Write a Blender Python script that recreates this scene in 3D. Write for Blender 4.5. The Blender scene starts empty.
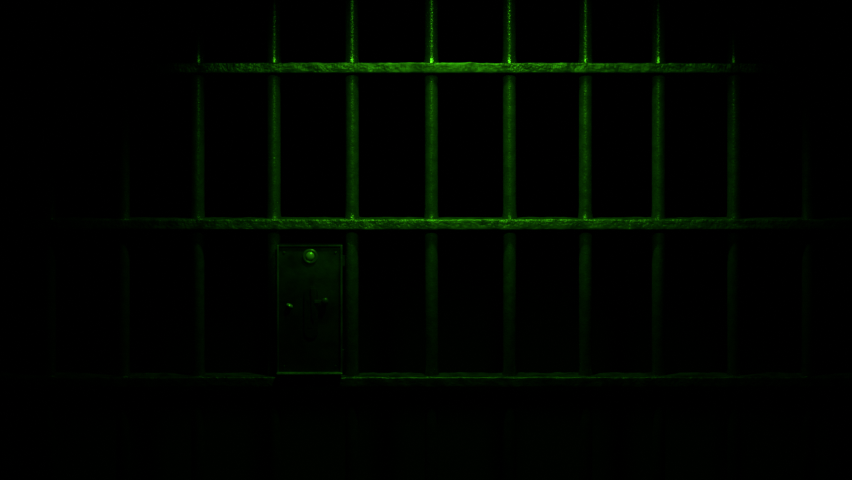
import bpy, bmesh, math
from mathutils import Vector, noise, Matrix

S = 0.001623          # metres per photo pixel on the plane of the bars
CZ = 1.15
def X(px): return (px-426)*S
def Z(py): return CZ-(py-240)*S
sc = bpy.context.scene
sc.view_settings.view_transform = 'Standard'
sc.view_settings.look = 'None'

# ------------------------------------------------------------ materials
def painted_metal(name, base, rough, bump=0.5, scale=220, metallic=0.0, spec=0.5, lo=.4):
    m = bpy.data.materials.new(name); m.use_nodes = True
    nt = m.node_tree; N = nt.nodes; L = nt.links
    b = N['Principled BSDF']
    b.inputs['Metallic'].default_value = metallic
    b.inputs['Specular IOR Level'].default_value = spec
    tc = N.new('ShaderNodeTexCoord')
    n1 = N.new('ShaderNodeTexNoise'); n1.inputs['Scale'].default_value = scale; n1.inputs['Detail'].default_value = 4
    n2 = N.new('ShaderNodeTexNoise'); n2.inputs['Scale'].default_value = scale*0.22; n2.inputs['Detail'].default_value = 6
    for n in (n1, n2): L.new(tc.outputs['Object'], n.inputs['Vector'])
    r = N.new('ShaderNodeValToRGB')
    r.color_ramp.elements[0].position = 0.38; r.color_ramp.elements[0].color = (base[0]*lo, base[1]*lo, base[2]*lo, 1)
    r.color_ramp.elements[1].position = 0.58; r.color_ramp.elements[1].color = (*base, 1)
    L.new(n2.outputs['Fac'], r.inputs['Fac']); L.new(r.outputs['Color'], b.inputs['Base Color'])
    mr = N.new('ShaderNodeMapRange'); mr.inputs['To Min'].default_value = rough-.1; mr.inputs['To Max'].default_value = rough+.15
    L.new(n1.outputs['Fac'], mr.inputs['Value']); L.new(mr.outputs['Result'], b.inputs['Roughness'])
    mix = N.new('ShaderNodeMath'); mix.operation = 'ADD'
    L.new(n1.outputs['Fac'], mix.inputs[0]); L.new(n2.outputs['Fac'], mix.inputs[1])
    bp = N.new('ShaderNodeBump'); bp.inputs['Strength'].default_value = bump; bp.inputs['Distance'].default_value = 0.002
    L.new(mix.outputs[0], bp.inputs['Height']); L.new(bp.outputs['Normal'], b.inputs['Normal'])
    return m
def concrete(name, col):
    m = bpy.data.materials.new(name); m.use_nodes = True
    nt = m.node_tree; N = nt.nodes; L = nt.links; b = N['Principled BSDF']
    tc = N.new('ShaderNodeTexCoord'); n = N.new('ShaderNodeTexNoise'); n.inputs['Scale'].default_value = 6; n.inputs['Detail'].default_value = 8
    L.new(tc.outputs['Object'], n.inputs['Vector'])
    r = N.new('ShaderNodeValToRGB'); r.color_ramp.elements[0].color = (*[c*.6 for c in col], 1); r.color_ramp.elements[1].color = (*col, 1)
    L.new(n.outputs['Fac'], r.inputs['Fac']); L.new(r.outputs['Color'], b.inputs['Base Color'])
    b.inputs['Roughness'].default_value = 0.9
    b.inputs['Specular IOR Level'].default_value = 0.2
    bp = N.new('ShaderNodeBump'); bp.inputs['Strength'].default_value = .3; bp.inputs['Distance'].default_value = .01
    L.new(n.outputs['Fac'], bp.inputs['Height']); L.new(bp.outputs['Normal'], b.inputs['Normal'])
    return m
M_bar = painted_metal('chipped_bar_paint', (.30, .30, .29), .24, .24, 340, .88, lo=.7)
M_rail = painted_metal('chipped_rail_paint', (.19, .19, .18), .32, .8, 230, .65, lo=.38)
M_plate = painted_metal('worn_lock_steel', (.08, .08, .075), .36, .3, 110, .65)
M_bright = painted_metal('polished_steel', (.8, .8, .78), .25, .1, 120, .5)
M_lever = painted_metal('worn_lever_steel', (.25, .25, .24), .3, .2, 120, .6)
M_dark = painted_metal('blackened_iron', (.01, .01, .01), .5, .3, 150)
M_conc = concrete('dark_concrete', (.018, .018, .018))
M_floor = concrete('dark_floor_concrete', (.02, .02, .02))

def mesh_obj(name, bm, mat, parent=None, smooth=True):
    bmesh.ops.recalc_face_normals(bm, faces=bm.faces)
    me = bpy.data.meshes.new(name); bm.to_mesh(me); bm.free()
    if smooth:
        for p in me.polygons: p.use_smooth = True
    me.materials.append(mat)
    o = bpy.data.objects.new(name, me); sc.collection.objects.link(o)
    if parent: o.parent = parent
    return o
def empty(name):
    e = bpy.data.objects.new(name, None); sc.collection.objects.link(e); e.empty_display_size = .1; return e
def box(name, c, s, mat, parent=None, bev=0.0):
    bm = bmesh.new(); bmesh.ops.create_cube(bm, size=1)
    for v in bm.verts: v.co = Vector((v.co.x*s[0]+c[0], v.co.y*s[1]+c[1], v.co.z*s[2]+c[2]))
    if bev: bmesh.ops.bevel(bm, geom=bm.edges[:], offset=bev, segments=3, affect='EDGES', profile=.6)
    return mesh_obj(name, bm, mat, parent, False)

# ------------------------------------------------------------ room
HW = 1.62; HC = 2.6; YB = 2.3; YF = -3.6; T = .12
box('floor', (0, (YB+YF)/2, -T/2), (2*HW+2*T, YB-YF+2*T, T), M_floor)
box('ceiling', (0, (YB+YF)/2, HC+T/2), (2*HW+2*T, YB-YF+2*T, T), M_conc)
box('wall_back', (0, YB+T/2, HC/2), (2*HW, T, HC), M_conc)
box('wall_front', (0, YF-T/2, HC/2), (2*HW, T, HC), M_conc)
box('wall_left', (-HW-T/2, (YB+YF)/2, HC/2), (T, YB-YF+2*T, HC), M_conc)
box('wall_right', (HW+T/2, (YB+YF)/2, HC/2), (T, YB-YF+2*T, HC), M_conc)

# ------------------------------------------------------------ bars
bars = empty('jail_cell_bars')
RT = 0.0170            # rail thickness
rails = [Z(68.0), Z(223.5), Z(380.0), .16, 2.44]
RD = .021
def rail(name, zc, seed, joint=None):
    """flat steel strap, rounded edges, lumpy paint, running wall to wall"""
    bm = bmesh.new(); D = RD; h = RT/2; r = .0024
    prof = []
    for cy, cz, a0 in ((-D+r, h-r, 90), (-D+r, -h+r, 180), (D-r, -h+r, 270), (D-r, h-r, 0)):
        for k in range(5):
            a = math.radians(a0+90*k/4); prof.append((cy+r*math.cos(a), cz+r*math.sin(a)))
        if cy < 0 and cz > 0:
            for k in range(1, 4): prof.append((-D, (h-r)*(1-2*k/4)))
    n = 1100; rings = []
    for i in range(n+1):
        x = -HW+2*HW*i/n; ring = []
        up = 0.0
        if joint is not None:
            up = .0013*math.exp(-((x-joint)/.012)**2) - .0007*(1 if x > joint else 0)
        for (y, z) in prof:
            p = Vector((x*55, y*60+seed*7, z*60))
            w = noise.noise(p)*.0010+noise.noise(p*3.1)*.0005
            nd = Vector((0, y, z*2)).normalized()
            yy = y+nd.y*w; zz = z+(nd.z*w if z < 0 else (w*.9+up))
            ring.append(bm.verts.new((x, yy, zc+zz)))
        rings.append(ring)
    m = len(prof)
    for a, b in zip(rings, rings[1:]):
        for j in range(m): bm.faces.new((a[j], a[(j+1) % m], b[(j+1) % m], b[j]))
    bm.faces.new(rings[0]); bm.faces.new(rings[-1])
    return mesh_obj(name, bm, M_rail, bars)
for i, z in enumerate(rails):
    rail('cross_rail_%d' % (i+1), z, i+1, X(472) if i == 0 else None)

xs = [49, 123, 198, 274, 352, 431.5, 509.5, 585.5, 658.5, 734, 808.5]
xw = [X(p) for p in xs]
k = xw[0]-.122
while k > -HW+.03: xw.append(k); k -= .122
k = xw[10]+.122
while k < HW-.03: xw.append(k); k += .122
def bar(name, x, seed):
    bm = bmesh.new(); R = .0107; seg = 28
    zs = []; z = 0.0
    while z < HC: zs.append(z); z += .004 if .6 < z < 1.7 else .03
    zs.append(HC)
    rings = []
    for z in zs:
        f = 1.0
        for rz in rails:
            d = max(0, abs(z-rz)-RT/2)
            f += .22*math.exp(-d/.005)*(.8+.4*noise.noise(Vector((seed*3.3, rz*9, 0))))
        ring = []
        bx = .0006*noise.noise(Vector((z*3, seed*5.1, 0)))
        for j in range(seg):
            a = 2*math.pi*j/seg
            p = Vector((math.cos(a)*1.3, math.sin(a)*1.3+seed*4.7, z*90))
            r = R*f+noise.noise(p)*.00018+noise.noise(p*2.7)*.00008
            ring.append(bm.verts.new((x+bx+r*math.cos(a), r*math.sin(a), z)))
        rings.append(ring)
    for a, b in zip(rings, rings[1:]):
        for j in range(seg): bm.faces.new((a[j], a[(j+1) % seg], b[(j+1) % seg], b[j]))
    bm.faces.new(rings[0]); bm.faces.new(rings[-1])
    return mesh_obj(name, bm, M_bar, bars)
for i, x in enumerate(xw): bar('bar_%d' % (i+1), x, i+1)

# ------------------------------------------------------------ lock
lock = empty('cell_door_lock'); lock.location.z = 1.2*S
x0, x1, z0, z1 = X(278), X(343), Z(373), Z(245)
cx, cz = (x0+x1)/2, (z0+z1)/2; W = x1-x0; H = z1-z0
FY = -.018
def lbox(n, c, s, mat, bev): return box(n, c, s, mat, lock, bev)
lbox('lock_case', (cx, .002, cz), (W-.003, .034, H-.001), M_plate, .002)
lbox('face_plate', (cx, FY+.003, cz), (W, .006, H), M_plate, .0015)
e = .0030
lbox('rim_left', (x0+e/2, FY-.001, cz), (e, .006, H), M_lever, .001)
lbox('rim_right', (x1-e/2, FY-.001, cz), (e, .006, H), M_lever, .001)
lbox('rim_top', (cx, FY-.0005, z1-e/2), (W, .005, e), M_plate, .001)
lbox('rim_bottom', (cx, FY-.0035, z0+e/2), (W, .011, e), M_bright, .001)
def lathe(name, px, py, prof, mat, seg=36, sx=1, sz=1, rot=0):
    """prof: (radius, forward) pairs, axis toward the corridor"""
    bm = bmesh.new(); rings = []; cr, sr = math.cos(rot), math.sin(rot)
    for r, f in prof:
        ring = []
        for j in range(seg):
            u = sx*r*math.cos(2*math.pi*j/seg); v = sz*r*math.sin(2*math.pi*j/seg)
            ring.append(bm.verts.new((X(px)+u*cr-v*sr, FY-f, Z(py)+u*sr+v*cr)))
        rings.append(ring)
    for a, b in zip(rings, rings[1:]):
        for j in range(seg): bm.faces.new((a[j], a[(j+1) % seg], b[(j+1) % seg], b[j]))
    bm.faces.new(rings[0]); bm.faces.new(rings[-1])
    return mesh_obj(name, bm, mat, lock)
lathe('cylinder_ring', 311, 256.5, [(.0125, -.001), (.0125, .001), (.0115, .0022), (.0085, .0024), (.0075, .0008)], M_lever)
lathe('cylinder_core', 311, 256, [(.0068, -.001), (.0068, .0025), (.0055, .0036), (.003, .0042), (.0006, .0044)], M_bright)
def extrude_outline(name, pts, f0, f1, mat, bev=0):
    bm = bmesh.new()
    a = [bm.verts.new((x, FY-f0, z)) for x, z in pts]; b = [bm.verts.new((x, FY-f1, z)) for x, z in pts]
    n = len(pts); bm.faces.new(a); fb = bm.faces.new(b)
    for j in range(n): bm.faces.new((a[j], a[(j+1) % n], b[(j+1) % n], b[j]))
    if bev: bmesh.ops.bevel(bm, geom=list(fb.edges), offset=bev, segments=2, affect='EDGES')
    return mesh_obj(name, bm, mat, lock, False)
def stadium(px, pya, pyb, w):
    r = w/2; pts = []
    for k in range(13): a = math.pi*k/12; pts.append((X(px)+r*math.cos(a), Z(pya)-r+r*math.sin(a)))
    for k in range(13): a = math.pi+math.pi*k/12; pts.append((X(px)+r*math.cos(a), Z(pyb)+r+r*math.sin(a)))
    return pts
extrude_outline('escutcheon', stadium(312, 286, 338, .022), -.001, .002, M_dark, .0008)
kh = []
for k in range(17):
    a = math.radians(-60+300*k/16); kh.append((X(311)+.0050*math.cos(a), Z(300)+.0050*math.sin(a)))
kh += [(X(311)-.0036, Z(327)), (X(311)+.0036, Z(327))]
extrude_outline('keyhole', kh, .0015, .0026, M_dark)
# vertical key cover crossed by a short lever that ends in a knob on the right
extrude_outline('keyhole_cover', [(X(311.5), Z(288)), (X(317), Z(288)), (X(317), Z(315)), (X(315), Z(321)), (X(312.5), Z(318))], .002, .0045, M_plate, .0007)
extrude_outline('cover_lever', [(X(315), Z(299)), (X(324), Z(299.5)), (X(324), Z(302.5)), (X(315), Z(303))], .003, .0055, M_lever, .0008)
lathe('lever_knob', 326, 300.5, [(.003, .001), (.0050, .004), (.0058, .0060), (.0048, .0078), (.0015, .0086)], M_lever)
lathe('latch_stud', 290.5, 305.5, [(.0060, -.001), (.0058, .0005), (.0046, .0032), (.0024, .0050), (.0004, .0056)], M_bright, 24, 1.0, .6, math.radians(-28))
for i, (px, py) in enumerate(((285, 253), (336, 253), (285, 366), (336, 366))):
    lathe('plate_screw_%d' % (i+1), px, py, [(.0024, -.001), (.0024, .0002), (.0018, .0005), (.0004, .0006)], M_plate, 20)
for s, bx in (('left', xw[3]+.011), ('right', xw[4]-.011)):
    for i, py in enumerate((262, 356)):
        xe = x0+.002 if s == 'left' else x1-.002
        lbox('mount_lug_%s_%d' % (s, i+1), ((xe+bx)/2, .002, Z(py)), (abs(xe-bx), .008, .018), M_dark, .001)

# ------------------------------------------------------------ light
def spot(name, loc, tgt, energy, deg, blend, rad, sx=1, sy=1):
    ld = bpy.data.lights.new(name, 'SPOT'); ld.energy = energy; ld.color = (.085, 1, .008)
    ld.spot_size = math.radians(deg); ld.spot_blend = blend; ld.shadow_soft_size = rad
    lo = bpy.data.objects.new(name, ld); sc.collection.objects.link(lo)
    lo.location = loc
    lo.rotation_euler = (Vector(tgt)-Vector(loc)).to_track_quat('-Z', 'Y').to_euler()
    lo.scale = (sx, sy, 1)
    return lo
# lamp close above, cone squashed to shape its light: wide fan along the bars, narrow across
spot('green_fan_spot', (X(472), -.25, Z(68)+.35), (X(470), -.011, Z(174)), 13, 100, 1.0, .035, 1, .22)
# added front fill, no such lamp known; streaks the upper middle of the bars
spot('green_front_fill_spot', (X(475), -1.2, 1.95), (X(466), 0, Z(140)), 25, 45, 1.0, .02, 1, .48)

w = bpy.data.worlds.new('w'); w.use_nodes = True; sc.world = w
w.node_tree.nodes['Background'].inputs[0].default_value = (0, 0, 0, 1)

# eye level is a little above the middle crossbar; lens shifted down, no tilt
cd = bpy.data.cameras.new('camera'); cam = bpy.data.objects.new('camera', cd); sc.collection.objects.link(cam)
cam.location = (0, -2.5, Z(90)); cam.rotation_euler = (math.radians(90), 0, 0)
cd.sensor_width = 36; cd.lens = 36*2.5/(852*S); cd.shift_y = -150/852
sc.camera = cam
